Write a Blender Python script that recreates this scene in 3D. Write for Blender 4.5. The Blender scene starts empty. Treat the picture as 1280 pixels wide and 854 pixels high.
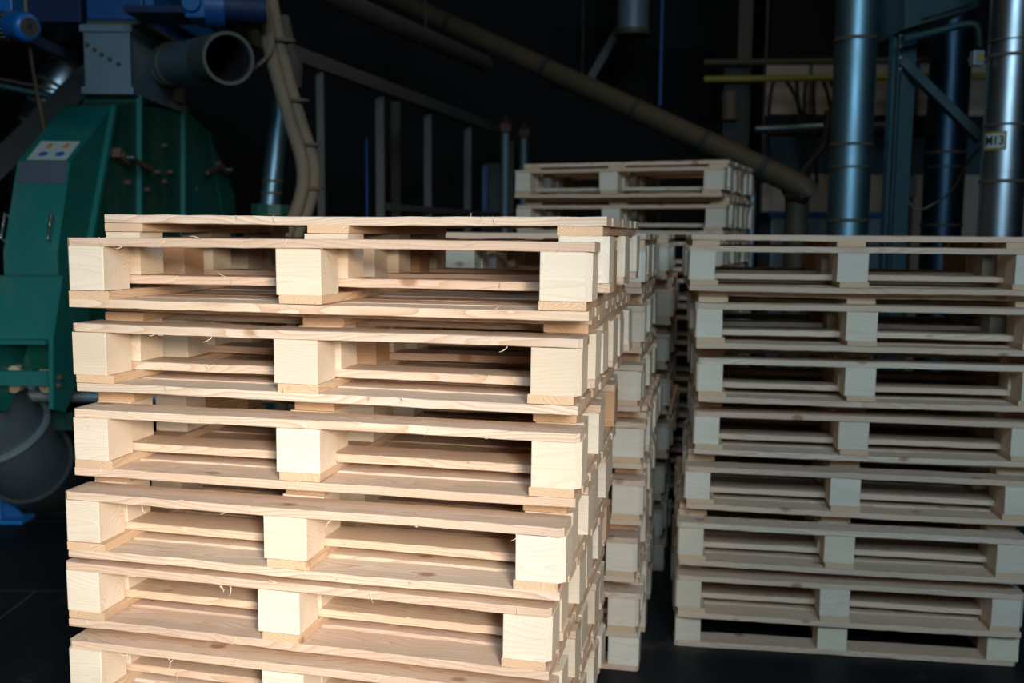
import bpy, bmesh, math, random
from mathutils import Vector, Matrix
random.seed(11)
PI = math.pi
scn = bpy.context.scene
COL = scn.collection
# ------------------------------------------------------------------ camera
F = 1225.9; TH = 0.10984; RO = 0.00828; HC = 1.5183
cam_d = bpy.data.cameras.new('camera'); cam = bpy.data.objects.new('camera', cam_d); COL.objects.link(cam)
cam_d.sensor_width = 36; cam_d.lens = F / 1280 * 36
cam.location = (0, 0, HC)
cam.rotation_euler = (Matrix.Rotation(PI/2 - TH, 3, 'X') @ Matrix.Rotation(RO, 3, 'Z')).to_euler()
cam_d.dof.use_dof = True; cam_d.dof.focus_distance = 2.2; cam_d.dof.aperture_fstop = 3.2
cam_d.clip_start = 0.05; cam_d.clip_end = 100
scn.camera = cam
RM = (Matrix.Rotation(PI/2 - TH, 3, 'X') @ Matrix.Rotation(RO, 3, 'Z'))
def ray(px, py): return RM @ Vector(((px - 640) / F, -(py - 427) / F, -1))
def W(px, py, Y):
    d = ray(px, py); t = Y / d.y
    return Vector((d.x*t, Y, HC + d.z*t))
def WX(px, py, X):
    d = ray(px, py); t = X / d.x
    return Vector((X, d.y*t, HC + d.z*t))
def ZR(y, Y): return W(640, y, Y).z
# ------------------------------------------------------------------ materials
def new_mat(name):
    m = bpy.data.materials.new(name); m.use_nodes = True
    return m, m.node_tree, m.node_tree.nodes['Principled BSDF']
def N(nt, t, **kw):
    n = nt.nodes.new(t)
    for k, v in kw.items(): setattr(n, k, v)
    return n
def L(nt, a, b): nt.links.new(a, b)
def math_n(nt, op, a, b=None, c=None):
    n = N(nt, 'ShaderNodeMath', operation=op)
    for i, v in enumerate((a, b, c)):
        if v is None: continue
        if isinstance(v, (int, float)): n.inputs[i].default_value = v
        else: L(nt, v, n.inputs[i])
    return n.outputs[0]
def mixc(nt, fac, a, b, mode='MIX'):
    n = N(nt, 'ShaderNodeMix', data_type='RGBA', blend_type=mode)
    for s, v in ((n.inputs[0], fac), (n.inputs[6], a), (n.inputs[7], b)):
        if isinstance(v, (int, float)): s.default_value = v
        elif isinstance(v, tuple): s.default_value = (*v, 1)
        else: L(nt, v, s)
    return n.outputs[2]
def ramp(nt, fac, stops):
    n = N(nt, 'ShaderNodeValToRGB'); e = n.color_ramp.elements
    while len(e) < len(stops): e.new(0.5)
    for i, (p, c) in enumerate(stops): e[i].position = p; e[i].color = (*c, 1)
    L(nt, fac, n.inputs[0]); return n.outputs[0]
def noise(nt, vec, scale, detail=3, rough=.5, w=None):
    n = N(nt, 'ShaderNodeTexNoise'); n.inputs['Scale'].default_value = scale
    n.inputs['Detail'].default_value = detail; n.inputs['Roughness'].default_value = rough
    L(nt, vec, n.inputs['Vector']); return n.outputs['Fac']

def wood(name, cols, dark, endc, knots=True, end_amt=.75, ring_amt=.9, ksel=.2):
    """sawn softwood: rings run round a pith line along local X, knots and slight blue-grey stain"""
    m, nt, bs = new_mat(name)
    tc = N(nt, 'ShaderNodeTexCoord'); oi = N(nt, 'ShaderNodeObjectInfo')
    r = oi.outputs['Random']
    r2 = math_n(nt, 'FRACT', math_n(nt, 'MULTIPLY', r, 37.7))
    r3 = math_n(nt, 'FRACT', math_n(nt, 'MULTIPLY', r, 191.3))
    comb = N(nt, 'ShaderNodeCombineXYZ')
    L(nt, math_n(nt, 'MULTIPLY', r, 43.0), comb.inputs[0]); L(nt, math_n(nt, 'MULTIPLY', r2, 31.0), comb.inputs[1]); L(nt, math_n(nt, 'MULTIPLY', r3, 17.0), comb.inputs[2])
    off = N(nt, 'ShaderNodeVectorMath', operation='ADD'); L(nt, tc.outputs['Object'], off.inputs[0]); L(nt, comb.outputs[0], off.inputs[1])
    st = N(nt, 'ShaderNodeVectorMath', operation='MULTIPLY'); L(nt, off.outputs[0], st.inputs[0]); st.inputs[1].default_value = (.14, 1, 1)
    sx = N(nt, 'ShaderNodeSeparateXYZ'); L(nt, tc.outputs['Object'], sx.inputs[0])
    warp = math_n(nt, 'MULTIPLY', math_n(nt, 'SUBTRACT', noise(nt, st.outputs[0], 9, 2), .5), .12)
    py = math_n(nt, 'ADD', sx.outputs[1], math_n(nt, 'MULTIPLY', math_n(nt, 'SUBTRACT', r2, .5), .16))
    pz = math_n(nt, 'ADD', sx.outputs[2], math_n(nt, 'ADD', math_n(nt, 'MULTIPLY', r3, .05), .02))
    rad = math_n(nt, 'SQRT', math_n(nt, 'ADD', math_n(nt, 'MULTIPLY', py, py), math_n(nt, 'MULTIPLY', pz, pz)))
    rad = math_n(nt, 'ADD', rad, warp)
    ring = math_n(nt, 'FRACT', math_n(nt, 'MULTIPLY', rad, 170))
    ringc = math_n(nt, 'POWER', ring, 2.2)
    base = ramp(nt, r, [(i/(len(cols)-1), c) for i, c in enumerate(cols)])
    base = mixc(nt, math_n(nt, 'MULTIPLY', noise(nt, st.outputs[0], 22, 4), .5), base, tuple(.8*c for c in dark))
    col = mixc(nt, math_n(nt, 'MULTIPLY', ringc, ring_amt), base, dark)
    mot = noise(nt, off.outputs[0], 7, 4, .6)
    col = mixc(nt, math_n(nt, 'MULTIPLY', mot, .35), col, tuple(.72*c for c in cols[0]))
    dk = mixc(nt, math_n(nt, 'MULTIPLY', math_n(nt, 'POWER', r3, 3.0), .35), col, (.50, .34, .24)); col = dk
    # end grain (faces across local X)
    sn = N(nt, 'ShaderNodeSeparateXYZ'); L(nt, tc.outputs['Normal'], sn.inputs[0])
    isend = math_n(nt, 'GREATER_THAN', math_n(nt, 'ABSOLUTE', sn.outputs[0]), .8)
    endcol = mixc(nt, math_n(nt, 'MULTIPLY', ringc, .6), endc, tuple(.55*c for c in endc))
    col = mixc(nt, math_n(nt, 'MULTIPLY', isend, end_amt), col, endcol)
    # saw fuzz
    fz = N(nt, 'ShaderNodeVectorMath', operation='MULTIPLY'); L(nt, off.outputs[0], fz.inputs[0]); fz.inputs[1].default_value = (1, .5, .5)
    fuzz = noise(nt, fz.outputs[0], 420, 3, .7)
    col = mixc(nt, math_n(nt, 'MULTIPLY', math_n(nt, 'SUBTRACT', fuzz, .35), .35), col, (.93, .82, .66))
    if knots:
        kv = N(nt, 'ShaderNodeVectorMath', operation='MULTIPLY'); L(nt, off.outputs[0], kv.inputs[0]); kv.inputs[1].default_value = (.6, 1, 1)
        vo = N(nt, 'ShaderNodeTexVoronoi'); vo.inputs['Scale'].default_value = 9; L(nt, kv.outputs[0], vo.inputs['Vector'])
        kn = N(nt, 'ShaderNodeMapRange'); kn.inputs['From Min'].default_value = .14; kn.inputs['From Max'].default_value = .07
        L(nt, vo.outputs['Distance'], kn.inputs['Value'])
        sc = N(nt, 'ShaderNodeSeparateColor'); L(nt, vo.outputs['Color'], sc.inputs[0])
        sel = math_n(nt, 'GREATER_THAN', sc.outputs[0], ksel)
        kk = math_n(nt, 'MULTIPLY', kn.outputs[0], sel)
        col = mixc(nt, math_n(nt, 'MULTIPLY', kk, .75), col, (.30, .13, .06))
    stn = noise(nt, st.outputs[0], 5, 3)
    sm = N(nt, 'ShaderNodeMapRange'); sm.inputs['From Min'].default_value = .60; sm.inputs['From Max'].default_value = .75; L(nt, stn, sm.inputs['Value'])
    col = mixc(nt, math_n(nt, 'MULTIPLY', sm.outputs[0], .35), col, (.36, .30, .25))
    L(nt, col, bs.inputs['Base Color']); bs.inputs['Roughness'].default_value = .82; bs.inputs['Specular IOR Level'].default_value = .25
    bp = N(nt, 'ShaderNodeBump'); bp.inputs['Strength'].default_value = .35; bp.inputs['Distance'].default_value = .002
    L(nt, math_n(nt, 'ADD', math_n(nt, 'MULTIPLY', ringc, .3), fuzz), bp.inputs['Height']); L(nt, bp.outputs[0], bs.inputs['Normal'])
    return m
M = {}
M['board'] = wood('sawn_pine_board', [(.84,.66,.49),(.78,.54,.40),(.87,.75,.59),(.72,.54,.41),(.85,.65,.45),(.82,.61,.48)], (.52,.28,.15), (.78,.55,.36))
M['stringer'] = wood('sawn_pine_stringer', [(.78,.56,.36),(.72,.47,.28),(.82,.66,.48)], (.48,.25,.11), (.72,.46,.27), end_amt=.9)
M['block'] = wood('pine_block', [(.88,.78,.62),(.90,.83,.70),(.84,.70,.51),(.88,.80,.66)], (.66,.46,.29), (.82,.64,.46), knots=True, end_amt=.6, ring_amt=.5, ksel=.8)
M['block_rust'] = wood('reddish_pine_block', [(.62,.34,.16),(.68,.42,.22)], (.42,.20,.09), (.60,.33,.16), knots=False, end_amt=.6)

def paint(name, col, rough=.5, metal=0, dirt=.3, dcol=(.28,.22,.15), scale=4, spec=.5, streak=True):
    m, nt, bs = new_mat(name)
    tc = N(nt, 'ShaderNodeTexCoord')
    mp = N(nt, 'ShaderNodeVectorMath', operation='MULTIPLY'); L(nt, tc.outputs['Object'], mp.inputs[0]); mp.inputs[1].default_value = (2, 2, .5) if streak else (1, 1, 1)
    n1 = noise(nt, mp.outputs[0], scale, 6, .65)
    mr = N(nt, 'ShaderNodeMapRange'); mr.inputs['From Min'].default_value = .5; mr.inputs['From Max'].default_value = .78; L(nt, n1, mr.inputs['Value'])
    c = mixc(nt, math_n(nt, 'MULTIPLY', mr.outputs[0], dirt), col, dcol)
    n2 = noise(nt, tc.outputs['Object'], scale*2.3, 3)
    c = mixc(nt, math_n(nt, 'MULTIPLY', n2, .3), c, tuple(.6*x for x in col))
    L(nt, c, bs.inputs['Base Color']); bs.inputs['Metallic'].default_value = metal
    bs.inputs['Specular IOR Level'].default_value = spec
    L(nt, math_n(nt, 'ADD', math_n(nt, 'MULTIPLY', n1, .25), rough - .1), bs.inputs['Roughness'])
    return m
M['green'] = paint('green_paint', (.002,.085,.056), .5, 0, .5, (.15,.14,.08), 4)
M['green2'] = paint('green_panel_paint', (.003,.13,.115), .5, 0, .4, (.10,.16,.12), 3)
M['green_dk'] = paint('deep_green_paint', (.002,.05,.045), .5, 0, .2, (.05,.06,.04), 3)
M['duct'] = paint('dull_galvanised_steel', (.20,.27,.31), .5, .4, .35, (.14,.13,.10), 5)
M['duct_dusty'] = paint('dusty_steel', (.10,.105,.095), .7, .2, .5, (.16,.12,.08), 6)
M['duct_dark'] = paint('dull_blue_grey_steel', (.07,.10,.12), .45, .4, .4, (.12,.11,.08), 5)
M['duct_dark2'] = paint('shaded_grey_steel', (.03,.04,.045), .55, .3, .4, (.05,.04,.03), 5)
M['pipe'] = paint('grey_steel_pipe', (.26,.34,.38), .42, .6, .3, (.16,.14,.10), 4)
M['blue'] = paint('blue_paint', (.002,.075,.25), .45, 0, .3, (.05,.05,.06), 4)
M['blue2'] = paint('bright_blue_paint', (.005,.12,.36), .4, 0, .3, (.12,.10,.08), 7)
M['darkblue'] = paint('dark_blue_paint', (.002,.015,.07), .6, 0, .2, (.02,.02,.02), 4)
M['teal'] = paint('blue_green_steel_paint', (.012,.055,.068), .45, .1, .25, (.05,.05,.04), 5)
M['silver'] = paint('bright_spiral_duct_steel', (.42,.50,.54), .34, 1, .25, (.30,.28,.24), 4)
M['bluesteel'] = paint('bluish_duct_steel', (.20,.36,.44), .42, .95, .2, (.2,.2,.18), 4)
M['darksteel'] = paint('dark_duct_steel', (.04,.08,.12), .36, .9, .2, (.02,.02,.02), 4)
M['band'] = paint('clamp_band', (.10,.09,.06), .6, .3, .3)
M['olive'] = paint('olive_pipe_paint', (.06,.048,.026), .65, 0, .5, (.11,.06,.02), 3)
M['olive_dk'] = paint('dark_olive', (.022,.023,.02), .7, 0, .5, (.05,.04,.03), 3)
M['frame'] = paint('grey_frame_steel', (.11,.112,.10), .6, .1, .4, (.10,.085,.06), 4)
M['hose'] = paint('beige_corrugated_hose', (.22,.165,.105), .75, 0, .5, (.17,.12,.08), 6)
M['rubber'] = paint('black_rubber', (.012,.012,.013), .6, 0, .2)
M['black'] = paint('flat_black', (.004,.004,.005), .8, 0, .2)  # one near-black for the stub pipe bore, hangers, slot, foot and wall beam
M['chrome'] = paint('zinc_handle', (.6,.65,.7), .25, 1, .1)
M['rust'] = paint('rusty_fitting', (.13,.09,.06), .7, .3, .6, (.22,.12,.06), 20)
M['cream'] = paint('cream_plastic', (.42,.38,.24), .6, 0, .3)
M['label_w'] = paint('white_sticker', (.42,.50,.48), .5, 0, .2, (.3,.3,.25))
M['label_g'] = paint('grey_plate', (.09,.10,.14), .5, .2, .2)
M['orange'] = paint('orange_ink', (.55,.24,.02), .5, 0, .1)
M['inkblue'] = paint('blue_ink', (.01,.10,.33), .5, 0, .1)
M['yellow'] = paint('yellow_ink', (.26,.21,.02), .5, 0, .2)
M['ink'] = paint('black_ink', (.01,.015,.03), .5, 0, .1)
M['redp'] = paint('red_cap', (.10,.012,.012), .5, 0, .1)
M['splint'] = paint('splinter_wood', (.85,.70,.50), .8, 0, .05)

def wall_mat(name, col, col2, scale, rough=.9):
    m, nt, bs = new_mat(name); tc = N(nt, 'ShaderNodeTexCoord')
    f = noise(nt, tc.outputs['Object'], scale, 6, .6)
    L(nt, mixc(nt, f, col, col2), bs.inputs['Base Color']); bs.inputs['Roughness'].default_value = rough
    bs.inputs['Specular IOR Level'].default_value = .2
    return m
M['wall'] = wall_mat('dark_wall', (.018,.018,.018), (.03,.028,.026), 1.5)
M['wallpanel'] = wall_mat('beige_wall_panel', (.58,.46,.36), (.42,.34,.27), .8)
M['walldark'] = wall_mat('slate_wall_band', (.06,.10,.13), (.05,.08,.10), .8)
M['ceil'] = wall_mat('black_ceiling', (.01,.01,.011), (.016,.015,.014), 1.2)
def floor_mat():
    m, nt, bs = new_mat('dark_floor_plates'); tc = N(nt, 'ShaderNodeTexCoord')
    f = noise(nt, tc.outputs['Object'], 1.6, 7, .65)
    c = ramp(nt, f, [(.3, (.004,.006,.009)), (.58, (.007,.010,.013)), (.78, (.10,.08,.065))])
    br = N(nt, 'ShaderNodeTexBrick'); br.inputs['Scale'].default_value = 1; br.inputs['Mortar Size'].default_value = .006
    br.inputs['Brick Width'].default_value = 2.0; br.inputs['Row Height'].default_value = 1.0
    L(nt, tc.outputs['Object'], br.inputs['Vector'])
    c = mixc(nt, math_n(nt, 'MULTIPLY', br.outputs['Fac'], .6), c, (.05,.055,.06))
    sp = N(nt, 'ShaderNodeTexVoronoi'); sp.inputs['Scale'].default_value = 14; L(nt, tc.outputs['Object'], sp.inputs['Vector'])
    dust = math_n(nt, 'LESS_THAN', sp.outputs['Distance'], .05)
    c = mixc(nt, math_n(nt, 'MULTIPLY', dust, .5), c, (.12,.09,.06))
    L(nt, c, bs.inputs['Base Color'])
    L(nt, math_n(nt, 'ADD', math_n(nt, 'MULTIPLY', f, .4), .35), bs.inputs['Roughness']); bs.inputs['Specular IOR Level'].default_value = .18
    return m
M['floor'] = floor_mat()
def emi(name, col, s):
    m, nt, bs = new_mat(name); bs.inputs['Emission Color'].default_value = (*col, 1); bs.inputs['Emission Strength'].default_value = s
    bs.inputs['Base Color'].default_value = (*col, 1); return m
M['lamp'] = emi('lamp_diffuser', (.85, 1, .9), 3)
# ------------------------------------------------------------------ mesh helpers
def finish(o, label=None, cat=None, group=None, kind=None):
    for k, v in (('label', label), ('category', cat), ('group', group), ('kind', kind)):
        if v: o[k] = v
    return o
def obj(name, bm, mat, parent=None, smooth=False):
    me = bpy.data.meshes.new(name); bmesh.ops.recalc_face_normals(bm, faces=bm.faces)
    bm.to_mesh(me); bm.free()
    if smooth:
        for p in me.polygons: p.use_smooth = True
        try: me.set_sharp_from_angle(angle=math.radians(42))
        except Exception: pass
    me.materials.append(M[mat] if isinstance(mat, str) else mat)
    o = bpy.data.objects.new(name, me); COL.objects.link(o)
    if parent is not None:
        o.parent = parent
        o.matrix_parent_inverse = Matrix.LocRotScale(parent.location, parent.rotation_euler, parent.scale).inverted()
    return o
def empty(name, loc, label, cat, group=None, rz=0):
    o = bpy.data.objects.new(name, None); COL.objects.link(o); o.location = loc; o.rotation_euler = (0, 0, rz)
    o.empty_display_size = .1
    return finish(o, label, cat, group)
def B(): return bmesh.new()
def box(bm, c, s, bev=0, rot=None):
    r = bmesh.ops.create_cube(bm, size=1)
    mt = Matrix.Translation(Vector(c)) @ (rot.to_4x4() if rot else Matrix.Identity(4)) @ Matrix.Diagonal((*s, 1))
    bmesh.ops.transform(bm, matrix=mt, verts=r['verts'])
    if bev:
        es = list({e for v in r['verts'] for e in v.link_edges})
        bmesh.ops.bevel(bm, geom=es, offset=bev, segments=2, affect='EDGES', profile=.6)
    return bm
def bar(bm, a, b, w, h, bev=0, up=Vector((0,0,1))):
    a, b = Vector(a), Vector(b); d = (b-a); x = d.normalized(); y = up.cross(x)
    if y.length < 1e-4: y = Vector((0,1,0)).cross(x)
    y.normalize(); z = x.cross(y)
    return box(bm, (a+b)/2, (d.length, w, h), bev, Matrix((x, y, z)).transposed())
def frames(pts):
    pts = [Vector(p) for p in pts]; out = []; prev = None
    for i, p in enumerate(pts):
        t = (pts[min(i+1, len(pts)-1)] - pts[max(i-1, 0)]).normalized()
        if prev is None:
            a = Vector((0,0,1)) if abs(t.z) < .9 else Vector((1,0,0)); n = t.cross(a).normalized()
        else: n = (prev - t*prev.dot(t)).normalized()
        prev = n; out.append((p, n, t.cross(n)))
    return out
def tube(bm, pts, r, seg=20, cap=True, ring=None):
    rs = r if isinstance(r, (list, tuple)) else [r]*len(pts); rows = []
    for (p, n, b_), rr in zip(frames(pts), rs):
        rows.append([bm.verts.new(p + (n*math.cos(2*PI*k/seg) + b_*math.sin(2*PI*k/seg))*rr) for k in range(seg)])
    for a, c in zip(rows, rows[1:]):
        for k in range(seg): bm.faces.new((a[k], a[(k+1) % seg], c[(k+1) % seg], c[k]))
    if cap: bm.faces.new(rows[0]); bm.faces.new(rows[-1])
    return bm
def smooth_path(pts, n=8):
    P = [Vector(p) for p in pts]; P = [2*P[0]-P[1]] + P + [2*P[-1]-P[-2]]; out = []
    for i in range(1, len(P)-2):
        for k in range(n):
            t = k/n; a, b_, c, d = P[i-1:i+3]
            out.append(.5*((2*b_) + (c-a)*t + (2*a-5*b_+4*c-d)*t*t + (-a+3*b_-3*c+d)*t**3))
    out.append(P[-2]); return out
def prism(bm, poly, vec):
    a = [bm.verts.new(Vector(p)) for p in poly]; b_ = [bm.verts.new(Vector(p)+Vector(vec)) for p in poly]
    n = len(a); bm.faces.new(a); bm.faces.new(b_[::-1])
    for i in range(n): bm.faces.new((a[i], b_[i], b_[(i+1) % n], a[(i+1) % n]))
    return bm
def hollow(bm, a, b_, ro, ri, seg=48):
    """open-ended pipe with wall thickness from a to b"""
    a, b_ = Vector(a), Vector(b_); fr = frames([a, b_]); rows = []
    for (p, n, c), rr in ((fr[0], ri), (fr[0], ro), (fr[1], ro), (fr[1], ri)):
        rows.append([bm.verts.new(p + (n*math.cos(2*PI*k/seg) + c*math.sin(2*PI*k/seg))*rr) for k in range(seg)])
    for i in range(4):
        p, q = rows[i], rows[(i+1) % 4]
        for k in range(seg): bm.faces.new((p[k], p[(k+1) % seg], q[(k+1) % seg], q[k]))
    return bm
# ------------------------------------------------------------------ pallets
b = .020; K = .100; T = 3*b + K; WID = 1.2; DEP = .8; PITCH = T + 2*b
def plank_mesh(name, l, w, h, mat, chamfer=0, rough=.0012, nseg=22, sd=0):
    """a sawn plank along local X, corner at the centre; edges slightly uneven; chamfer cuts the plan corners"""
    rnd = random.Random(sd); bm = B(); rows = []
    xs = [-l/2 + l*i/nseg for i in range(nseg+1)]
    if chamfer:
        xs = [-l/2, -l/2+chamfer] + [x for x in xs if -l/2+chamfer+.01 < x < l/2-chamfer-.01] + [l/2-chamfer, l/2]
    ph = [rnd.uniform(0, 6.3) for _ in range(6)]
    for i, x in enumerate(xs):
        wl = wr = w/2
        if chamfer and i in (0, len(xs)-1):
            wl -= chamfer   # only the outer (local -y) edge is cut
        e = rough
        j = lambda: rnd.uniform(-e, e)
        wl += e*math.sin(9*x+ph[0]); wr += e*math.sin(11*x+ph[1])
        dz = e*.6*math.sin(5*x+ph[2]); c = .0014
        prof = [(-wl+c, -h/2+dz), (wr-c, -h/2+dz), (wr, -h/2+dz+c), (wr, h/2+dz-c), (wr-c, h/2+dz), (-wl+c, h/2+dz), (-wl, h/2+dz-c), (-wl, -h/2+dz+c)]
        jy, jz = j()*.8, j()*.5
        ex = rnd.uniform(-.0015, .0015) if i in (0, len(xs)-1) else 0
        rows.append([bm.verts.new((x+ex, y + (jy if y < 0 else -jy), z + (jz if abs(z) > 0 else 0))) for y, z in prof])
    for a, c in zip(rows, rows[1:]):
        for k in range(8): bm.faces.new((a[k], a[(k+1) % 8], c[(k+1) % 8], c[k]))
    bm.faces.new(rows[0]); bm.faces.new(rows[-1])
    bmesh.ops.recalc_face_normals(bm, faces=bm.faces)
    me = bpy.data.meshes.new(name); bm.to_mesh(me); bm.free(); me.materials.append(M[mat]); return me
def block_mesh(name, wx, wy, h, mat, cut=(), sd=0):
    """cut: plan corners (sx,sy) chamfered"""
    rnd = random.Random(sd); bm = B(); poly = []
    for sx, sy in ((-1,-1), (1,-1), (1,1), (-1,1)):
        c = (.006 if sx < 0 else .013) if (sx, sy) in cut else .0015
        p1 = (sx*(wx/2-c), sy*wy/2); p2 = (sx*wx/2, sy*(wy/2-c))
        poly += [p1, p2] if sx*sy < 0 else [p2, p1]
    # order anticlockwise
    poly.sort(key=lambda p: math.atan2(p[1], p[0]))
    js = [(rnd.uniform(-.0012, .0012), rnd.uniform(-.0012, .0012)) for _ in poly]
    lo = [bm.verts.new((x, y, -h/2)) for x, y in poly]; hi = [bm.verts.new((x+jx, y+jy, h/2)) for (x, y), (jx, jy) in zip(poly, js)]
    n = len(poly); bm.faces.new(lo[::-1]); bm.faces.new(hi)
    for i in range(n): bm.faces.new((lo[i], lo[(i+1) % n], hi[(i+1) % n], hi[i]))
    bmesh.ops.recalc_face_normals(bm, faces=bm.faces)
    me = bpy.data.meshes.new(name); bm.to_mesh(me); bm.free(); me.materials.append(M[mat]); return me
G = .0004  # hairline gap between nailed parts
DK = [plank_mesh('deck_board', WID-.014, .1, b-G, 'board', sd=i) for i in range(8)]
DKE = [plank_mesh('deck_board', WID-.014, .1, b-G, 'board', sd=20+i, rough=.0018) for i in range(4)]
RN = [plank_mesh('runner_board', WID, .1, b-G, 'board', chamfer=.010, sd=40+i, rough=.0014) for i in range(6)]
RNC = [plank_mesh('runner_board', WID, .1, b-G, 'board', sd=60+i) for i in range(4)]
ST = [plank_mesh('stringer_board', DEP, .1, b-G, 'stringer', sd=80+i, nseg=14) for i in range(6)]
SPC = plank_mesh('spacer_board', .248, .08, b-G, 'board', nseg=4, sd=99)
BL = {}
def blk(wx, cut, mat='block'):
    key = (wx, cut, mat)
    if key not in BL: BL[key] = [block_mesh('block', wx, .1, K-G, mat, cut, sd=len(BL)*5+i) for i in range(3)]
    return random.choice(BL[key])
UX = [(0.0, .092), (.5113, .104), (1.093, .107)]      # left block, middle block, right block: start, width
def pallet(x, y, rz, z, inverted, label, group, mirror=False, tilt=(0, 0), scale_z=1, detail=True, bare=False, low=False):
    """x,y: near left corner in plan; parts built in the pallet's own frame (u right, v back)"""
    root = empty('wooden_pallet', (x, y, z), label, 'pallet', group, rz)
    root.rotation_euler = (tilt[0], tilt[1], rz)
    def part(me, name, u, v, zz, turn=0, dz=0):
        o = bpy.data.objects.new(name, me); COL.objects.link(o); o.parent = root
        jx, jy = random.uniform(-.003, .003), random.uniform(-.0015, .0015)
        o.location = (u+jx, v+jy, (T-zz if inverted else zz)+dz)
        o.rotation_euler = (0, 0, turn + random.uniform(-.0025, .0025))
        if random.random() < .5 and name == 'deck_board': o.rotation_euler[2] += PI
        return o
    h2 = b/2
    ux = UX
    # heights for an upright pallet, measured from the ground
    zr, zb_, zs, zd = h2, b+K/2, b+K+h2, b+K+b+h2
    if low: zd = b+K+h2
    if bare:
        for i, v in enumerate((.05, .4, .75)):
            part(random.choice(RN if i != 1 else RNC), 'runner_board', WID/2, v, zr, PI if v > .5 else 0)
        for (u, w) in ux:
            for i, v in enumerate((.05, .4, .75)): part(blk(w, ()), 'block', u+w/2, v, zb_)
        for u, w in ux:
            for v in (.225, .575): part(SPC, 'spacer_board', u+w/2, v, zr, PI/2)
        return root
    for i, v in enumerate((.05, .4, .75)):
        part(random.choice(RN if i != 1 else RNC), 'runner_board', WID/2, v, zr, PI if v > .5 else 0)
    for bi, (u, w) in enumerate(ux):
        for i, v in enumerate((.05, .4, .75)):
            cut = ()
            if i == 0 and bi == 0: cut = ((-1,-1),)
            if i == 0 and bi == 2: cut = ((1,-1),)
            if i == 2 and bi == 0: cut = ((-1,1),)
            if i == 2 and bi == 2: cut = ((1,1),)
            mm = 'block_rust' if (random.random() < .12 and i > 0) else 'block'
            part(blk(round(w,3), cut, mm), 'block', u+w/2 + random.uniform(-.003, .003), v + random.uniform(-.002, .002), zb_)
    for i in range(0 if low else 3):
        u, w = ux[i]; part(random.choice(ST), 'stringer_board', u + w/2 + (.010 if i == 0 else -.008 if i == 2 else .006), DEP/2, zs, PI/2)
    for i in range(7):
        v = .05 + i*(DEP-.1)/6
        part(random.choice(DKE if i in (0, 6) else DK), 'deck_board', WID/2, v, zd)
    return root
ORD = ['topmost', 'second', 'third', 'fourth', 'fifth', 'sixth', 'seventh', 'eighth', 'ninth', 'tenth', 'eleventh', 'twelfth', 'thirteenth', 'fourteenth', 'fifteenth', 'sixteenth', 'seventeenth', 'eighteenth', 'nineteenth', 'twentieth', 'twenty-first', 'twenty-second']
def stack_label(k, where, inv):
    return f'pine pallet, {ORD[k] if k == 0 else ORD[k] + " from top"} of {where}, deck {"down" if inv else "up"}'
# ---- stack A: the big near stack
MA = [(-1.0135,2.2255,-.2092),(-1.0275,2.2717,-.22),(-1.0297,2.2617,-.2048),(-1.0588,2.2676,-.2223),(-1.0764,2.2926,-.2335),(-1.079,2.30,-.225),(-1.08,2.30,-.225)]
GA = 'pallets of the large bright stack in front'
LA = 'the large near stack'
NEAR = []
def inset(x, y, a, du, dv): return (x + du*math.cos(a) - dv*math.sin(a), y + du*math.sin(a) + dv*math.cos(a))
zA = 1.3421
OFFB = [.020, .012, -.012, -.002, .0, .0, 0]
for i, (x, y, a) in enumerate(MA):
    low = (i == 4)                      # this one has its deck nailed straight onto the blocks
    zb0 = zA - i*PITCH + (b if i >= 4 else 0)
    up = .012 if i == 0 else 0
    bx, by = inset(x, y, a, OFFB[i], .112)
    p_ = pallet(bx, by, a, zb0 + 2*b + up, False, stack_label(2*i, LA, False), GA, low=low); p_['inv'] = 0; NEAR.append(p_)
    p_ = pallet(x, y, a, zb0, True, stack_label(2*i+1, LA, True), GA); p_['inv'] = 1; NEAR.append(p_)
pallet(-1.08, 2.30, -.225, zA - 6*PITCH + b - T, False, 'pine pallet at the bottom of the large near stack', GA)
def stack(x, y, a, zbase, npairs, where, group, jit=.012, offs=None, base=True, bslide=0):
    k = 0
    for i in range(npairs):
        zb0 = zbase + (npairs-1-i)*PITCH
        if offs: xi, yi, ai = offs[i]
        else: xi, yi, ai = x+random.uniform(-jit, jit), y+random.uniform(-jit, jit), a+random.uniform(-.012, .012)
        bx, by = inset(xi, yi, ai, random.uniform(-.008, .012)+bslide, .106)
        pallet(bx, by, ai, zb0+2*b, False, stack_label(k, where, False), group); k += 1
        pallet(xi, yi, ai, zb0, True, stack_label(k, where, True), group); k += 1
    if base:
        pallet(x, y, a, 0, False, 'pine pallet of runners and blocks at the bottom of ' + where, group, bare=True)
# ---- stack B: right
MR = [(.624,3.4935,-.1468),(.6425,3.4351,-.1389),(.6644,3.4842,-.1449),(.6644,3.5205,-.1506),(.635,3.5043,-.1633),(.6084,3.4691,-.1526),(.6082,3.4767,-.1463)]
DZ = b + K
stack(.6164, 3.5016, -.1368, DZ, 7, 'the right-hand stack', 'pallets of the shaded stack on the right', offs=MR)
def fl(px, py):
    d = ray(px, py); t = -HC/d.z; return d.x*t, d.y*t
def from_right(px, py, a):
    x, y = fl(px, py); return x - WID*math.cos(a), y - WID*math.sin(a)
# ---- stacks behind the big one
x, y = from_right(797, 840, -.20); stack(x, y, -.20, DZ, 7, 'the second stack back', 'pallets of the middle row, second stack')
x, y = from_right(829, 714, -.20); stack(x, y, -.20, DZ, 7, 'the dim third stack back', 'pallets of the middle row, third stack')
# ---- far taller stack
stack(.011, 5.70, -.40, DZ, 9, 'the tall background stack', 'pallets of the tall background stack', jit=.008)
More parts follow.
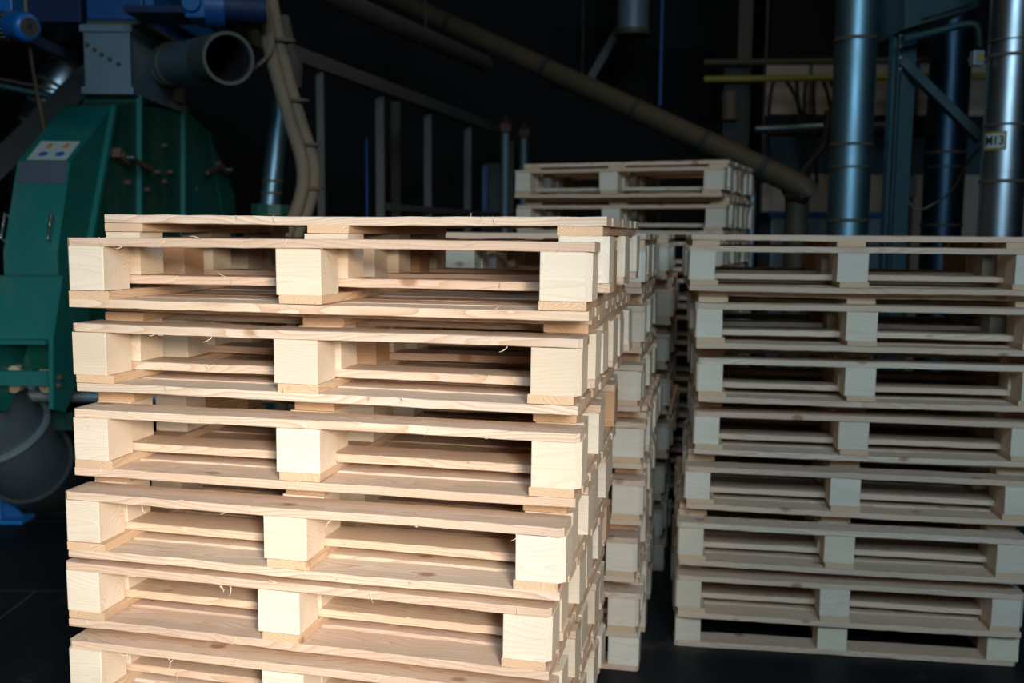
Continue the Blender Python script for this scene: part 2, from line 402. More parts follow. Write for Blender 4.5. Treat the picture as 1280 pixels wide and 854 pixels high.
# ------------------------------------------------------------------ room
def struct(name, bm, mat): 
    o = obj(name, bm, mat); o['kind'] = 'structure'; return o
struct('floor', box(B(), (1, 4, -.05), (14, 18, .1)), 'floor')
struct('ceiling', box(B(), (1, 6, 5.55), (14, 14, .1)), 'ceil')
struct('wall_back', box(B(), (1, 12.1, 2.75), (14, .2, 5.5)), 'wall')
struct('wall_left', box(B(), (-5.6, 6, 2.75), (.2, 12, 5.5)), 'wall')
struct('wall_right', box(B(), (7.1, 6, 2.75), (.2, 12, 5.5)), 'wall')
# ------------------------------------------------------------------ lights
def area(name, loc, tgt, sx, sy, e, col, spread=180):
    l = bpy.data.lights.new(name, 'AREA'); l.shape = 'RECTANGLE'; l.size = sx; l.size_y = sy; l.energy = e; l.color = col
    l.spread = math.radians(spread)
    o = bpy.data.objects.new(name, l); COL.objects.link(o); o.location = loc
    o.rotation_euler = (Vector(tgt)-Vector(loc)).to_track_quat('-Z', 'Y').to_euler(); return o
area('gate_daylight', (.4, -2.6, 3.9), (.3, 4, .6), 3.4, 1.8, 128, (.54, .79, 1.0), 130)
area('gate_low_sun', (.70, -1.3, 1.95), (-.62, 2.15, .75), .7, .7, 14.8, (1.0, .90, .78), 42)
area('ceiling_lamp', (.9, 4.6, 5.2), (1.1, 5.4, 0), .5, 1.2, 15, (1.0, .72, .42), 160)
w = bpy.data.worlds.new('world'); w.use_nodes = True; scn.world = w
w.node_tree.nodes['Background'].inputs[0].default_value = (.35, .5, .7, 1); w.node_tree.nodes['Background'].inputs[1].default_value = .03
vs = scn.view_settings; vs.view_transform = 'Standard'; vs.look = 'None'; vs.exposure = 0; vs.gamma = 1; vs.use_curve_mapping = False
#BACKGROUND
# ------------------------------------------------------------------ background machinery
def rpx(p, Y): return p / F * Y
def thing1(name, bm, mat, label, cat, group=None, smooth=False, kind=None):
    return finish(obj(name, bm, mat, None, smooth), label, cat, group, kind)
XS, XW = -2.10, .25
def S(px, py, dx=0): return WX(px, py, XS) + Vector((dx, 0, 0))
LV = Vector((-XW, 0, 0))
mill = empty('hammer_mill', (XS - XW/2, 5.9, 0), 'green painted steel milling machine with sloped hood, left of the near pallet stack', 'machine')
body_poly = [S(140,133), S(172,128), S(228,134), S(258,162), S(275,200), S(292,242), S(294,300), S(282,380), S(250,450), S(200,480), S(130,490), S(104,470), S(104,340), S(118,270)]
obj('body', prism(B(), body_poly, LV), 'green', mill)
cov = [S(229,138), S(256,163), S(273,201), S(290,243), S(292,300), S(280,378), S(262,410), S(229,420)]
obj('side_cover', prism(B(), [p + Vector((.02,0,0)) for p in cov], Vector((-.018,0,0))), 'green2', mill)
for a, c in (((140,133),(104,335)), ((172,120),(172,470)), ((227,136),(227,470)), ((258,165),(280,300))):
    obj('flange', bar(B(), S(*a, dx=.012), S(*c, dx=.012), .03, .03), 'green2', mill)
obj('neck', prism(B(), [S(172,131), S(172,117), S(229,129), S(229,139)], Vector((-.30,0,0))), 'green', mill)
# hood
hT, hB, hC = S(140,133), S(88,203), S(72,315)
obj('hood', prism(B(), [hT, hB, hC, S(73,345), S(62,425), S(72,428), S(106,345), S(118,270)], LV), 'green2', mill)
hood = mill.children[-1]
def on_face(p0, p1, s0, s1, t0, t1, lift):
    """thin plate on the hood between edge points p0 (top) and p1 (bottom); s across to the left, t downwards"""
    d = p1 - p0; n = Vector((-1,0,0)).cross(d).normalized()
    if n.y > 0: n = -n
    q = lambda s, t: p0 + LV*s + d*t + n*lift
    bm = B(); prism(bm, [q(s0,t0), q(s1,t0), q(s1,t1), q(s0,t1)], -n*.002); return bm, q, n
bm, q, n = on_face(hT, hB, .10, .86, .66, .97, .004); stk = obj('warning_sticker', bm, 'label_w', mill); stk['label'] = 'white warning sticker with orange triangles and blue discs'
for s in (.30, .62):
    t3 = B(); prism(t3, [q(s-.07,.775) + n*.002, q(s+.07,.775) + n*.002, q(s,.68) + n*.002], -n*.0015); obj('warning_triangle', t3, 'orange', stk)
    d3 = B(); c0 = q(s, .88) + n*.002; ax = (q(s,.83)-q(s,.88)).normalized(); bx_ = Vector((1,0,0))
    prism(d3, [c0 + (ax*math.cos(2*PI*k/20)+bx_*math.sin(2*PI*k/20))*.022 for k in range(20)], -n*.0015); obj('safety_disc', d3, 'inkblue', stk)
bm, q, n = on_face(hB, hC, .04, .95, .0, .24, .004); obj('rating_plate', bm, 'label_g', mill)['label'] = 'blank grey plate below the sticker'
d = hC - hB; n = Vector((-1,0,0)).cross(d).normalized(); n = -n if n.y > 0 else n
for s in (.12, .98):
    a_, c_ = hB + LV*s + d*.63, hB + LV*s + d*.90
    obj('handle', tube(B(), [a_, a_+n*.05, c_+n*.05, c_], .007, 10), 'chrome', mill, True)['label'] = 'shiny bent rod handle'
obj('trim_strip', bar(B(), S(74,345)+Vector((.002,-.004,0)), S(74,345)+LV+Vector((0,-.004,0)), .012, .012), 'green', mill)
# lower frame plates, cross bar, rollers
for dx in (0, -XW-.02):
    obj('side_plate', prism(B(), [p+Vector((dx,0,0)) for p in (S(73,345), S(61,425), S(61,512), S(76,516), S(96,470), S(108,420), S(106,345))], Vector((.02,0,0))), 'green2', mill)
obj('ledge', box(B(), (S(62,427)+LV/2+Vector((0,-.01,0))), (XW, .06, .022)), 'green2', mill)
obj('cross_bar', box(B(), (S(61,473)+LV*.65+Vector((0,.0,0))), (XW*1.3, .03, .066)), 'green2', mill)
obj('chute_plate', prism(B(), [S(64,432)+Vector((0,.03,0)), S(64,466)+Vector((0,.10,0)), S(64,466)+Vector((-.19,.10,0)), S(64,432)+Vector((-.12,.03,0))], Vector((0,.012,0))), 'green', mill)
for k, (px, py) in enumerate(((17,466), (57,466), (17,483), (57,483))):
    c = W(px, py, 4.5 + .035)
    obj('roller', tube(B(), [c, c+Vector((0,.05,0))], .032, 20), 'cream', mill, True)
for px, py in ((68,472), (67,482)):
    c = S(px, py, .02); obj('bolt', tube(B(), [c, c+Vector((.015,0,0))], .012, 8), 'rust', mill)
# latches and bolts on the side
def latch(px, py, qx, qy):
    o = obj('latch', bar(bar(B(), S(px,py,.05), S(qx,qy,.06), .02, .03, .004), S(px-3,py-3,.03), S(px+10,py+8,.03), .05, .05, .004), 'rust', mill)
    obj('latch_bolt', tube(B(), [S(px+6,py+4,.02), S(px+6,py+4,.10)], .018, 10), 'chrome', o, True)
latch(140,193,176,211); latch(268,208,248,216)
for px, py in ((203,182), (194,215), (210,215), (203,227), (157,228), (242,236), (181,237)):
    obj('bolt', tube(B(), [S(px,py,.0), S(px,py,.03)], .013, 8), 'rust', mill)
# legs and base
for (X0, Y0) in ((XS-.03, 5.15), (XS-.03, 7.1), (XS-XW+.03, 6.5), (XS-XW+.03, 7.1)):
    obj('leg', box(B(), (X0, Y0, .34), (.06, .06, .68)), 'green_dk', mill)
obj('base_beam', box(B(), (XS-.10, 4.98, ZR(530,4.98)), (.30, .08, .09)), 'green_dk', mill)
# grey duct on top with a stub pipe
Yd = 5.5; zt, zb_ = W(140,31,Yd).z, W(140,118,Yd).z; Yb = WX(230,90,XS).y
duct = empty('feed_duct', (XS-.15, Yd+.4, zb_), 'square grey sheet-metal duct standing on top of the green machine', 'duct')
xl = W(105,75,Yd).x
obj('casing', box(B(), ((XS+xl)/2, (Yd+Yb)/2, (zt+zb_)/2), (XS-xl, Yb-Yd, zt-zb_-.02), .004), 'duct', duct)
for z in (zt-.02, zb_+.02):
    obj('flange', box(B(), ((XS+xl)/2, (Yd+Yb)/2, z), (XS-xl+.03, Yb-Yd+.03, .04), .003), 'duct', duct)
obj('corner_seam', box(B(), (XS-.012, Yd-.004, (zt+zb_)/2), (.03, .012, zt-zb_-.08)), 'duct', duct)
for px, py in ((110,56), (119,62), (128,68), (138,74), (149,80)):
    c = W(px, py, Yd-.002); obj('bolt', tube(B(), [c, c+Vector((0,-.02,0))], .010, 8), 'rust', duct)
stub = empty('stub_pipe', (-1.7, 5.4, W(240,78,5.4).z), 'open-ended grey round pipe sticking out of the duct side', 'pipe')
pa, pb = WX(206,82,XS), W(285,73,4.95); ax = (pb-pa).normalized()
obj('tube', hollow(B(), pa - ax*.02, pb, .122, .112), 'pipe', stub, True)
obj('inner_lining', hollow(B(), pa, pb - ax*.01, .1115, .108), 'black', stub, True)
obj('rim', hollow(B(), pb - ax*.02, pb + ax*.012, .128, .112), 'duct_dusty', stub, True)
obj('sleeve', hollow(B(), pb - ax*.30, pb - ax*.02, .126, .121), 'duct_dusty', stub, True)
for t in (.17, .30): obj('clamp_band', hollow(B(), pa + ax*t, pa + ax*(t+.02), .13, .12), 'band', stub, True)
obj('wall_flange', hollow(B(), pa - ax*.03, pa + ax*.05, .145, .12), 'duct_dusty', stub, True)
obj('end_disc', tube(B(), [pa + ax*.01, pa + ax*.02], .108, 32), 'black', stub)
# blue housings and gearbox
z0 = W(140,31,5.5).z+.002
bh = empty('blue_housing', (-2.2, 5.9, z0), 'bright blue painted machine housing above the square grey duct', 'machine')
x0, x1 = W(108,10,5.48).x, W(178,10,5.48).x
obj('casing', box(B(), ((x0+x1)/2, 6.08, z0+.31), (x1-x0, 1.2, .58), .006), 'blue', bh)
obj('bottom_frame', box(B(), ((x0+x1)/2, 6.09, z0+.008), (x1-x0+.01, 1.2, .02)), 'band', bh)
obj('side_rail', box(B(), (x1+.03, 6.05, z0+.13), (.05, 1.1, .10)), 'blue2', bh)
dh = empty('dark_blue_housing', (-2.5, 6, z0), 'dark blue steel housing above the ducts, beside the bright blue one', 'machine')
x2 = W(34,10,5.45).x; obj('casing', box(B(), ((x2+x0)/2-.01, 6.05, z0+.30), (x0-x2-.02, 1.2, .6), .006), 'darkblue', dh)
obj('support_arm', box(B(), (x2-.2, 6.0, z0+.1), (.5, .06, .06)), 'darkblue', dh)
gb = empty('gearbox', W(255,20,5.0), 'blue gearbox with round cover at the top, above the open pipe', 'gearbox')
gx0, gx1 = W(230,5,5.0).x, W(262,5,5.0).x; gz = W(240,22,5.0).z
obj('case', box(B(), ((gx0+gx1)/2, 5.12, gz+.15), (gx1-gx0, .24, .30), .012), 'blue2', gb)
c = W(240,3,4.99); obj('cover', tube(B(), [c, c+Vector((0,-.02,0))], .045, 24), 'blue2', gb, True)
c = W(280,8,5.05); obj('motor_flange', tube(B(), [c+Vector((-.09,0,0)), c+Vector((0,.02,0))], .10, 24), 'blue', gb, True)
obj('motor_body', tube(B(), [c, c+Vector((.20,.05,0))], .075, 24), 'darkblue', gb, True)
obj('mounting_rail', box(B(), (c.x-.25, 5.35, z0+.02), (.62, .30, .035)), 'darkblue', gb)
# electric motor top left
mo_a, mo_b = W(37,34,4.15), W(-28,31,4.42); ax = (mo_b-mo_a).normalized()
mot = empty('electric_motor', mo_a, 'light blue electric motor with round fan grille in the top left corner', 'motor')
obj('fan_cover', tube(B(), smooth_path([mo_a, mo_a+ax*.02, mo_a+ax*.04, mo_a+ax*.12], 3), [.040,.050,.056,.059,.060,.060,.061,.061,.061,.061], 32), 'blue2', mot, True)
bm = B()
for r_ in (.036, .027, .018): hollow(bm, mo_a-ax*.004, mo_a+ax*.002, r_, r_-.004, 24)
g = obj('fan_grille', bm, 'rust', mot); obj('grille_back', tube(B(), [mo_a-ax*.001, mo_a+ax*.001], .038, 24), 'ink', mot)
obj('body', tube(B(), [mo_a+ax*.12, mo_a+ax*.34], .052, 32), 'blue', mot, True)
bm = B(); fr = frames([mo_a, mo_b])[0]
for k in range(20):
    a = 2*PI*k/20; nn = fr[1]*math.cos(a)+fr[2]*math.sin(a); bar(bm, mo_a+ax*.125+nn*.055, mo_a+ax*.33+nn*.055, .003, .016, 0, nn)
obj('cooling_fins', bm, 'hose', mot)
obj('terminal_box', box(B(), mo_a+ax*.2+Vector((0,0,.085)), (.11,.10,.07), .006), 'blue2', mot)
obj('mounting_arm', bar(B(), mo_a+ax*.25, mo_a+ax*.25+Vector((-.3,1.3,.1)), .05, .05), 'darkblue', mot)
# hanging cable, segmented elbow duct, belt guard, dark green pipe
thing1('hanging_cable', tube(B(), smooth_path([W(30,-30,4.75), W(33,25,4.75), W(38,70,4.8), W(46,115,4.9), W(56,165,5.1), W(58,185,5.3)]), .009, 10), 'hose', 'thin tan cable hanging past the blue motor down to the green hood', 'cable', smooth=True)
ep = smooth_path([W(130,40,6.6), W(100,72,6.5), W(72,110,6.4), W(52,155,6.4), W(42,215,6.4), W(40,330,6.4), Vector((W(40,560,6.4).x,6.4,0))], 6)
el = empty('segmented_elbow_duct', ep[-1], 'shiny segmented steel elbow duct curving behind the square grey duct', 'duct')
obj('tube', tube(B(), ep, .13, 28), 'silver', el, True)
for i in range(3, 26, 3):
    p = ep[i]; t = (ep[i+1]-ep[i-1]).normalized(); obj('seam_ring', hollow(B(), p-t*.012, p+t*.012, .138, .128, 28), 'band', el, True)
thing1('belt_guard', bar(B(), W(135,72,6.0), W(-35,238,5.6), .14, .03, .004, Vector((.3,-1,.1))), 'olive_dk', 'flat olive strap slanting down behind the green machine at far left', 'strap')
thing1('dark_green_pipe', tube(B(), [W(-30,101,5.9), W(95,127,6.1)], .022, 12), 'green_dk', 'thin dark green pipe crossing the segmented duct at far left', 'pipe', smooth=True)
thing1('thin_rusty_pipe', tube(B(), [W(-30,93,6.05), W(100,118,6.2)], .008, 8), 'rust', 'thin rusty pipe just above the dark green pipe, far left', 'pipe', smooth=True)
# lower left: black pipe, big grey elbow, blue bracket
thing1('black_pipe', tube(B(), [W(-60,494,4.72), W(230,498,4.95)], .028, 16), 'duct', 'horizontal dark pipe running under the green machine', 'pipe', smooth=True)
gp = smooth_path([W(-70,470,4.6), W(-10,520,4.75), W(30,572,4.95), W(62,592,5.3), W(84,596,5.9)], 6)
ge = empty('grey_elbow_pipe', gp[12], 'fat grey elbow pipe with a steel clamp ring, low at the left edge', 'pipe')
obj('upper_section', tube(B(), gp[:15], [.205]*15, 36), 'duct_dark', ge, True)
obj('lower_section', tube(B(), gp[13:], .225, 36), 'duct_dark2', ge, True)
for i in (8,):
    t = (gp[i+1]-gp[i-1]).normalized(); obj('clamp_ring', hollow(B(), gp[i]-t*.009, gp[i]+t*.009, .232, .20, 36), 'duct', ge, True)
obj('support_foot', box(B(), (gp[-1].x, gp[-1].y-.3, .06), (.3,.3,.12)), 'black', ge)
br = empty('blue_bracket', W(10,650,5.0), 'blue painted angled steel foot on the floor at the left edge', 'bracket')
p = lambda x, y: W(x, y, 5.0)
obj('upright', box(B(), (p(-4,640).x, 5.0, .09), (.09,.10,.18), .004), 'blue2', br)
obj('foot', box(B(), (p(12,650).x, 5.0, .010), (.20,.14,.020), .003), 'blue2', br)
obj('web', prism(B(), [(p(4,640).x, 5.0, .14), (p(30,640).x, 5.0, .02), (p(4,640).x, 5.0, .02)], (0,.015,0)), 'blue', br)
# twin hoses and the leaning steel pipe
hp = [(322,-25), (333,40), (346,95), (362,150), (376,195), (379,228), (371,262), (358,295), (350,360), (350,470)]
for k, (ox, oy, dz_) in enumerate(((0,0,0), (13,0,.05))):
    pts = smooth_path([W(x+ox, y, 5.3+dz_) for x, y in hp] + [Vector((W(350+ox,470,5.3).x, 5.3+dz_, 0.02))], 6)
    thing1('beige_hose', tube(B(), pts, .036, 16), 'hose', ('left' if k == 0 else 'right') + ' one of two beige hoses strapped together, hanging behind the near stack', 'hose', 'pair of beige hoses strapped together', True)
for (x, y) in ((345,50), (362,125), (376,180), (380,235)):
    c = W(x+7, y, 5.3); bm = B(); tube(bm, [c+Vector((0,0,-.008)), c+Vector((0,0,.008))], .070, 20)
    for v in bm.verts: v.co.y = c.y + .025 + (v.co.y-c.y)*.62
    thing1('hose_strap', bm, 'rust', {50:'topmost', 125:'second', 180:'third', 235:'lowest'}[y] + ' brown strap tying the two beige hoses', 'strap', 'straps on the beige hoses', True)
for k in range(3):
    thing1('thin_cable', tube(B(), smooth_path([W(332+3*k,20,5.25), W(336+2*k,62,5.22), W(322-3*k,80+4*k,5.3), W(300,95,5.6)]), .006, 8), 'hose', 'thin cable looping between beige hoses and the open pipe', 'cable', 'thin cables by the open pipe', True)
lp = empty('steel_riser_pipe', W(337,262,6.0), 'narrow shiny steel pipe rising from a green flange behind the beige hoses', 'pipe')
obj('tube', tube(B(), [W(352,95,6.0), W(350,140,6.0), W(337,258,6.0)], .058, 24), 'bluesteel', lp, True)
obj('flange', tube(B(), [W(342,256,6.0), W(342,270,6.0)], .135, 12), 'green', lp)
for y in (225, 240): obj('clamp_band', hollow(B(), W(341-(y-225)*.1,y,6.0), W(341-(y-225)*.1,y+3,6.0), .064, .05), 'band', lp, True)
z_ = W(342,272,6.0).z; obj('pedestal', box(B(), (W(342,270,6.0).x, 6.0, z_/2), (.20,.20,z_)), 'green_dk', lp)
thing1('pipe_tee', tube(B(), [W(355,20,5.9), W(357,60,5.9), W(365,85,5.9), W(366,110,5.9)], [.03,.06,.065,.05], 18), 'duct_dusty', 'pale grey pipe fitting behind the beige hoses near the top', 'pipe', smooth=True)
# steel frame wall on the left: long beam with posts
fr_ = empty('steel_trestle', (-.9, 8, 0), 'long grey steel frame of posts and a top beam receding into the dark', 'frame')
zb2 = W(370,68,6.0).z
def beam_pt(px, py0):
    Y = 6.0*(W(370,68,6.0).z - HC)/(W(px, py0, 6.0).z - HC); return W(px, py0, Y)
bA, bB = beam_pt(285, 36), beam_pt(640, 168)
obj('top_beam', bar(B(), bA, bB, .05, .085), 'frame', fr_)
obj('top_beam_lip', bar(B(), bA+Vector((.03,0,-.035)), bB+Vector((.03,0,-.035)), .02, .03), 'frame', fr_)
for px, py, wd in ((400,79,.045), (475,109,.06), (535,132,.06), (585,150,.065), (637,168,.09)):
    q_ = beam_pt(px, py); obj('post', box(B(), (q_.x, q_.y, q_.z/2-.02), (wd, wd, q_.z-.04)), 'frame', fr_)
a_, c_ = beam_pt(475,109), beam_pt(637,168); obj('lower_rail', bar(B(), (a_.x,a_.y,W(475,258,a_.y).z), (c_.x,c_.y,W(475,258,a_.y).z), .04, .05), 'frame', fr_)
def vpost(name, px, y0, y1, Y, r, mat, label, cat, kind='box', ground=True):
    a, c = W(px, y0, Y), W(px, y1, Y); zl_ = 0 if ground else c.z
    bm = box(B(), (a.x, Y, (a.z+zl_)/2), (2*r, 2*r, a.z-zl_), .003) if kind == 'box' else tube(B(), [(a.x,Y,zl_), (a.x,Y,a.z)], r, 18)
    return thing1(name, bm, mat, label, cat, smooth=(kind != 'box'))
vpost('thin_blue_post', 458, 173, 270, 7.8, .012, 'blue', 'thin blue post with green tip in the dark between frame posts', 'post', 'tube')
vpost('ochre_post', 495, 128, 270, 9.4, .045, 'olive', 'ochre brown post in the dark behind the frame', 'post')
vpost('blue_post', 606, 208, 290, 10.8, .03, 'blue', 'dark blue post near the far end of the frame', 'post')
vpost('grey_locker', 618, 205, 290, 11.2, .12, 'frame', 'narrow dim grey cabinet at the far end of the frame', 'cabinet')
for px, py, Y in ((632,160,9.8), (655,167,10.3)):
    c = W(px, py, Y); o = empty('red_capped_valve', c, 'dark red capped valve high up near the far frame corner, ' + ('left one' if px == 632 else 'right one'), 'valve', 'red capped valves')
    obj('cap', box(B(), c, (.12,.12,.10), .015), 'redp', o); obj('knob', tube(B(), [c+Vector((0,0,.05)), c+Vector((0,0,.12))], [.05,.02], 12), 'olive', o)
    obj('stem', tube(B(), [(c.x,c.y,0), (c.x,c.y,c.z-.05)], .045, 12), 'duct', o, True)
# long overhead pipes
p1 = [W(395,-16,4.8), W(431,3,5.0), W(607,80,6.7)]
o = empty('overhead_pipe', p1[0], 'shorter dusty olive pipe slanting down across the dark ceiling', 'pipe')
obj('tube', tube(B(), p1, .052, 24), 'olive_dk', o, True); obj('hanger', bar(B(), p1[1], p1[1]+Vector((0,0,5.5-p1[1].z)), .012, .012), 'black', o)
obj('hanger', bar(B(), p1[2]*.5+p1[1]*.5, (p1[2]*.5+p1[1]*.5).xy.to_3d()+Vector((0,0,5.5)), .012, .012), 'black', o)
a_, c_ = W(440,-26,8.8), W(978,222,6.6)
o = empty('long_overhead_pipe', c_, 'long dusty olive pipe slanting from the ceiling down to an elbow', 'pipe')
obj('tube', tube(B(), smooth_path([a_, a_.lerp(c_,.5), c_, W(992,238,6.6), W(996,262,6.65), Vector((W(996,262,6.65).x, 6.65, .5)), Vector((W(996,262,6.65).x, 6.65, 0))], 8), .078, 28), 'olive', o, True)
for t in (.28, .52, .72, .86, .97):
    p = a_.lerp(c_, t); dd = (c_-a_).normalized(); obj('joint_ring', hollow(B(), p-dd*.02, p+dd*.02, .087, .07, 28), 'olive_dk', o, True)
for t in (.2, .6): p = a_.lerp(c_, t); obj('hanger', bar(B(), p+Vector((0,0,.07)), (p.x, p.y, 5.5), .012, .012), 'black', o)
# tall ducts on the right
def tall(px, Y, r, mat, label, bands, wide=.02):
    c = W(px, 290, Y); o = empty('tall_round_duct', (c.x, Y, 0), label, 'duct')
    obj('tube', tube(B(), [(c.x,Y,0), (c.x,Y,5.5)], r, 48), mat, o, True)
    for y, t in bands:
        z = ZR(y, Y); obj('band', hollow(B(), (c.x,Y,z-t/2), (c.x,Y,z+t/2), r+.008, r-.003, 48), 'band', o, True)
    z = ZR(200, Y); obj('sleeve', hollow(B(), (c.x,Y,z-.04), (c.x,Y,z+.04), r+.004, r-.003, 48), mat, o, True)
    return o, c
d1, c1 = tall(1059, 6.2, rpx(25,6.2), 'bluesteel', 'tall blue-tinted steel duct, leftmost of the three rising behind the right-hand stack', ((47,.02),(178,.018),(206,.012),(272,.02)))
d2, c2 = tall(1249, 5.2, rpx(25.5,5.2), 'silver', 'tall shiny steel duct with a number label at the right edge', ((47,.006),(66,.016),(152,.01),(222,.016)))
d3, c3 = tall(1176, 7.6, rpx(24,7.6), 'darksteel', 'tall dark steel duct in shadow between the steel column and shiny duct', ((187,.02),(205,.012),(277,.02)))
# number label on the shiny duct
r_ = rpx(25.5,5.2)
def curved(bm, cx, cy, r, a0, a1, z0_, z1_, th):
    n_ = 8; rows = []
    for k in range(n_+1):
        a = a0+(a1-a0)*k/n_
        rows.append([bm.verts.new((cx+rr*math.sin(a), cy-rr*math.cos(a), z)) for rr, z in ((r,z0_), (r+th,z0_), (r+th,z1_), (r,z1_))])
    for p_, q_ in zip(rows, rows[1:]):
        for k in range(4): bm.faces.new((p_[k], p_[(k+1)%4], q_[(k+1)%4], q_[k]))
    bm.faces.new(rows[0]); bm.faces.new(rows[-1]); return bm
zl0, zl1 = ZR(184,5.2), ZR(161,5.2)
sg = thing1('number_sign', curved(B(), c2.x, 5.2, r_+.001, -1.50, -.38, zl0, zl1, .002), 'yellow', 'small white number label with yellow border on the shiny duct', 'label')
obj('label_face', curved(B(), c2.x, 5.2, r_+.003, -1.40, -.46, zl0+.011, zl1-.011, .0015), 'label_w', sg)
def text_mesh(txt, size):
    cu = bpy.data.curves.new('t', 'FONT'); cu.body = txt; cu.size = size; cu.extrude = .001; cu.offset = .0012
    to = bpy.data.objects.new('t', cu); COL.objects.link(to); bpy.context.view_layer.update()
    me = bpy.data.meshes.new_from_object(to.evaluated_get(bpy.context.evaluated_depsgraph_get())); bpy.data.objects.remove(to); return me
me = text_mesh('M13', .062); xs_ = [v.co.x for v in me.vertices]; wd = max(xs_)
for v in me.vertices:
    a = -1.36 + (v.co.x/wd)*.86; rr = r_+.0055+v.co.z
    v.co = Vector((c2.x+rr*math.sin(a), 5.2-rr*math.cos(a), zl0+.028+v.co.y))
me.materials.clear(); me.materials.append(M['ink']); o = bpy.data.objects.new('lettering', me); COL.objects.link(o); o.parent = sg
# steel column, upper panel, brace
cc = W(1117,290,5.9)
o = empty('steel_column', (cc.x, 5.9, 0), 'blue-green steel column between the tall ducts with a diagonal brace', 'column')
obj('web', box(B(), (cc.x-.035, 5.9, 2.75), (.012,.09,5.5)), 'teal', o)
obj('flange', box(B(), (cc.x+.02, 5.86, 2.75), (.085,.012,5.5)), 'teal', o); obj('flange', box(B(), (cc.x-.045, 5.93, 2.75), (.025,.07,5.5)), 'teal', o)
obj('back_flange', box(B(), (cc.x+.0, 5.96, 2.75), (.11,.012,5.5)), 'teal', o)
obj('brace', bar(B(), W(1128,78,5.84), W(1226,174,5.6), .05, .062, .003, Vector((0,-1,0))), 'teal', o)
for k in range(7): obj('rivet', tube(B(), [W(1126,2+14*k,5.855), W(1126,2+14*k,5.84)], .008, 8), 'duct', o)
o = empty('machine_panel', W(1180,20,5.7), 'blue-green steel machine casing at the top, right of the column', 'machine')
pp = [W(1131,-60,5.72), W(1131,36,5.72), W(1224,8,5.72), W(1224,-60,5.72)]
obj('casing', prism(B(), pp, Vector((0,.5,0))), 'teal', o)
obj('slot', bar(B(), W(1152,24,5.71), W(1212,6,5.71), .01, .02, 0, Vector((0,-1,0))), 'black', o)
obj('edge_pipe', tube(B(), smooth_path([W(1130,50,5.68), W(1165,41,5.68), W(1205,31,5.66), W(1222,34,5.64), W(1226,60,5.62)]), .022, 12), 'teal', o, True)
o = empty('junction_box', W(1222,74,5.45), 'small grey switch box with yellow tag beside the shiny duct', 'box')
c = W(1221,73,5.2); obj('case', box(B(), c, (.055,.05,.075), .004), 'duct', o); obj('tag', box(B(), c+Vector((.006,-.027,0)), (.028,.004,.035)), 'yellow', o); obj('bracket', box(B(), c+Vector((.03,.03,0)), (.12,.02,.02)), 'band', o)
o = empty('valve_box', W(1135,235,6.1), 'dark control box on the steel column with a drooping cable', 'box')
c = W(1135,234,6.0); obj('case', box(B(), c, (.07,.07,.12), .006), 'olive_dk', o)
obj('cable', tube(B(), smooth_path([W(1130,243,5.95), W(1145,262,5.9), W(1165,256,5.9), W(1190,238,5.8), W(1212,200,5.6), W(1226,184,5.35)]), .007, 8), 'band', o, True)
# partition wall panels behind the ducts
def st(name, bm, mat): o = obj(name, bm, mat); o['kind'] = 'structure'; return o
xL = W(958,200,9.2).x
st('wall_far_right', box(B(), ((xL+7)/2, 9.35, 2.75), (7-xL, .1, 5.5)), 'wallpanel')
for i, (y0, y1, mat, th) in enumerate(((141,165,'black',.16), (168,212,'walldark',.03), (-90,70,'ceil',.10))):
    za, zc = ZR(y0,9.2), ZR(y1,9.2); st(f'trim_{i+1}', box(B(), ((xL+7)/2, 9.3-th/2, (za+zc)/2), (7-xL, th, za-zc)), mat)
for i, px in enumerate((1012, 1088, 1145, 1205)):
    x = W(px,200,9.2).x; st(f'trim_{i+4}', box(B(), (x, 9.27, 2.2), (.02,.04,4.4)), 'frame')
for y, m_, nm in ((76,'olive','orange-brown'), (97,'yellow','dull yellow')):
    thing1('horizontal_pipe', tube(B(), [W(880,y+2,8.6), W(1290,y-2,8.4)], .028, 14), m_, f'{nm} horizontal pipe high on the wall behind the tall ducts', 'pipe', smooth=True)
hc_ = [(985,1008), (1000,1000), (1012,1006), (1022,1018), (1032,1044), (1040,1060), (972,960)]
for i, (xa, xc) in enumerate(hc_):
    thing1('hanging_cable', tube(B(), smooth_path([W(xa-4,98,8.55), W((xa+xc)/2-3,120,8.6), W(xc,165,8.7), W(xc+3,230,8.8)]), .016, 8), 'rubber', 'black cable hanging from the dull yellow pipe behind the ducts', 'cable', 'black cables hanging from the yellow pipe', True)
thing1('sagging_cable', tube(B(), smooth_path([W(1036,140,7.6), W(1030,180,7.5), W(1012,205,7.2), W(1000,222,6.9)]), .03, 10), 'rubber', 'thick black cable sagging from the left tall duct to the pipe elbow', 'cable', smooth=True)
thing1('steel_rail', tube(B(), [W(944,161,8.3), W(1120,156,8.3)], .03, 14), 'silver', 'shiny steel rail running level behind the leftmost tall duct', 'rail', smooth=True)
o = empty('blue_tank', W(1000,280,7.6), 'dim grey tank with a blue rim behind the right-hand stack', 'tank')
x0_, x1_ = W(962,280,7.6).x, W(1105,280,7.6).x; zt_ = W(1000,268,7.6).z
obj('rim', box(B(), ((x0_+x1_)/2, 7.75, zt_), (x1_-x0_+.04, .44, .04), .004), 'blue', o); obj('shell', box(B(), ((x0_+x1_)/2, 7.75, zt_/2-.01), (x1_-x0_, .4, zt_-.02), .01), 'duct', o)
vpost('grey_standpipe', 941, 226, 295, 7.0, .026, 'pipe', 'slim grey standpipe beside the background pallet stack', 'pipe', 'tube')
o = empty('tan_column', (W(925,100,8.9).x, 8.9, 0), 'tan steel column with rusty fittings behind the background stack', 'column')
obj('shaft', box(B(), (W(928,100,8.9).x, 8.9, 2.75), (.12,.12,5.5)), 'olive', o)
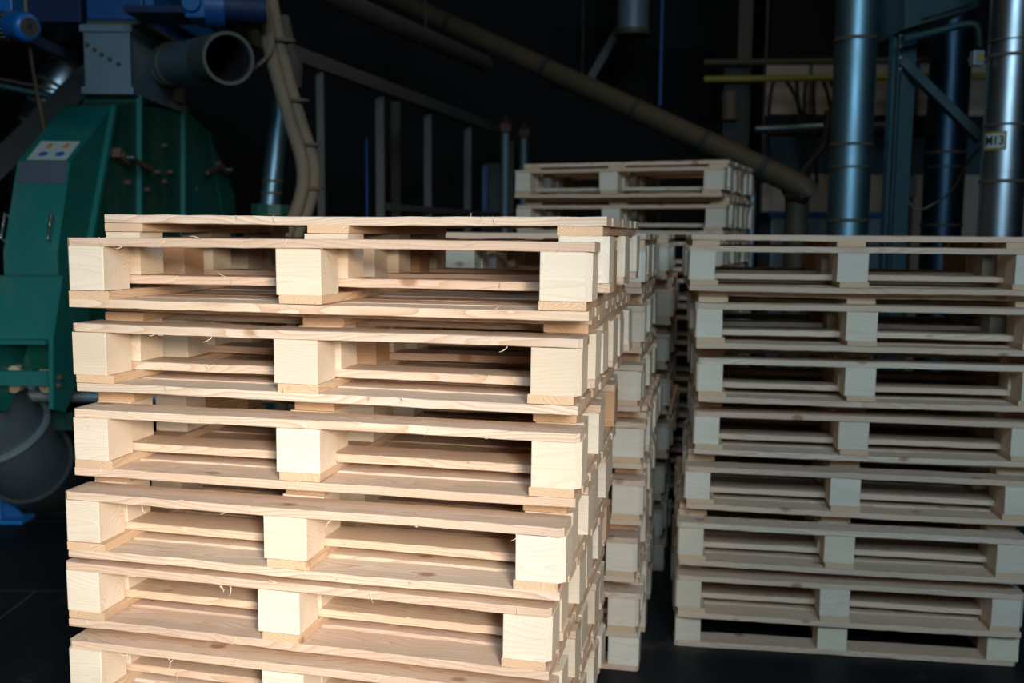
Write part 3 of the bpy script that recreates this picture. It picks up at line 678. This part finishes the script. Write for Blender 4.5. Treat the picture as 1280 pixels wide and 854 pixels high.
obj('housing', box(B(), (W(915,140,8.8).x, 8.75, W(915,135,8.8).z), (.22,.2,.75), .01), 'olive_dk', o)
obj('fitting', tube(B(), [W(912,115,8.6), W(912,150,8.6)], .07, 14), 'rust', o, True)
o = empty('hanging_hopper', W(790,20,9.5), 'dim steel hopper hanging at the top centre', 'hopper')
c = W(792,0,9.5); obj('barrel', tube(B(), [(c.x,9.5,W(792,42,9.5).z), (c.x,9.5,5.5)], .15, 24), 'duct', o, True)
obj('collar', hollow(B(), (c.x,9.5,W(792,42,9.5).z-.02), (c.x,9.5,W(792,42,9.5).z+.03), .17, .13), 'band', o, True)
thing1('roof_brace', bar(B(), W(738,98,10.4), W(800,-10,10.4), .08, .08), 'frame', 'diagonal grey roof brace in the dark at the top centre', 'beam')
thing1('thin_blue_pipe', tube(B(), [(W(825,100,9.0).x, 9.0, 5.5), W(825,132,9.0)], .018, 10), 'blue', 'thin blue vertical pipe right of the hanging hopper', 'pipe', smooth=True)
# wall_back high grey panels
for i, (xa, xb, ya, yb) in enumerate(((690,770,30,110), (812,900,60,150))):
    a, c = W(xa,ya,11.9), W(xb,yb,11.9); st(f'trim_{i+8}', box(B(), ((a.x+c.x)/2, 11.96, (a.z+c.z)/2), (c.x-a.x, .06, a.z-c.z)), 'ceil')
# strip light
c = W(1096,-2,8.0); c.z = W(1096,4,8.0).z + .03
o = empty('strip_light', c, 'glowing strip light at the top edge beside the leftmost tall duct', 'lamp')
obj('diffuser', box(B(), c, (.26,.12,.06), .008), 'lamp', o); obj('housing', box(B(), c+Vector((0,0,.055)), (.30,.14,.05), .004), 'duct', o)
for dx in (-.1, .1): obj('hanger', tube(B(), [c+Vector((dx,0,.08)), (c.x+dx,c.y,5.5)], .006, 8), 'band', o)
# splinters on the near stack
def splinter(root, u, v, z, seed):
    rnd = random.Random(seed); p = Vector((u, v, z)); pts = [p]; d_ = Vector((rnd.uniform(-.6,.6), -.35, rnd.uniform(-1,.3))).normalized()
    for k in range(4): p = p + d_*rnd.uniform(.003,.008); pts.append(p); d_ = (d_ + Vector((rnd.uniform(-.7,.7), rnd.uniform(-.3,.3), rnd.uniform(-.4,.5)))).normalized()
    bm = B(); tube(bm, pts, [.0009,.0009,.0008,.0006,.0003], 5)
    o = obj('wood_splinter', bm, 'splint', None); o.parent = root; return o
sd_ = 500
for root in NEAR:
    for k in range(10):
        sd_ += 1; rn = random.Random(sd_); inv = root['inv']
        z = rn.choice([T-.0, T-b, b] if inv else [b, b-.001, T])
        splinter(root, rn.uniform(.02, 1.17), -.001, z, sd_)
    del root['inv']
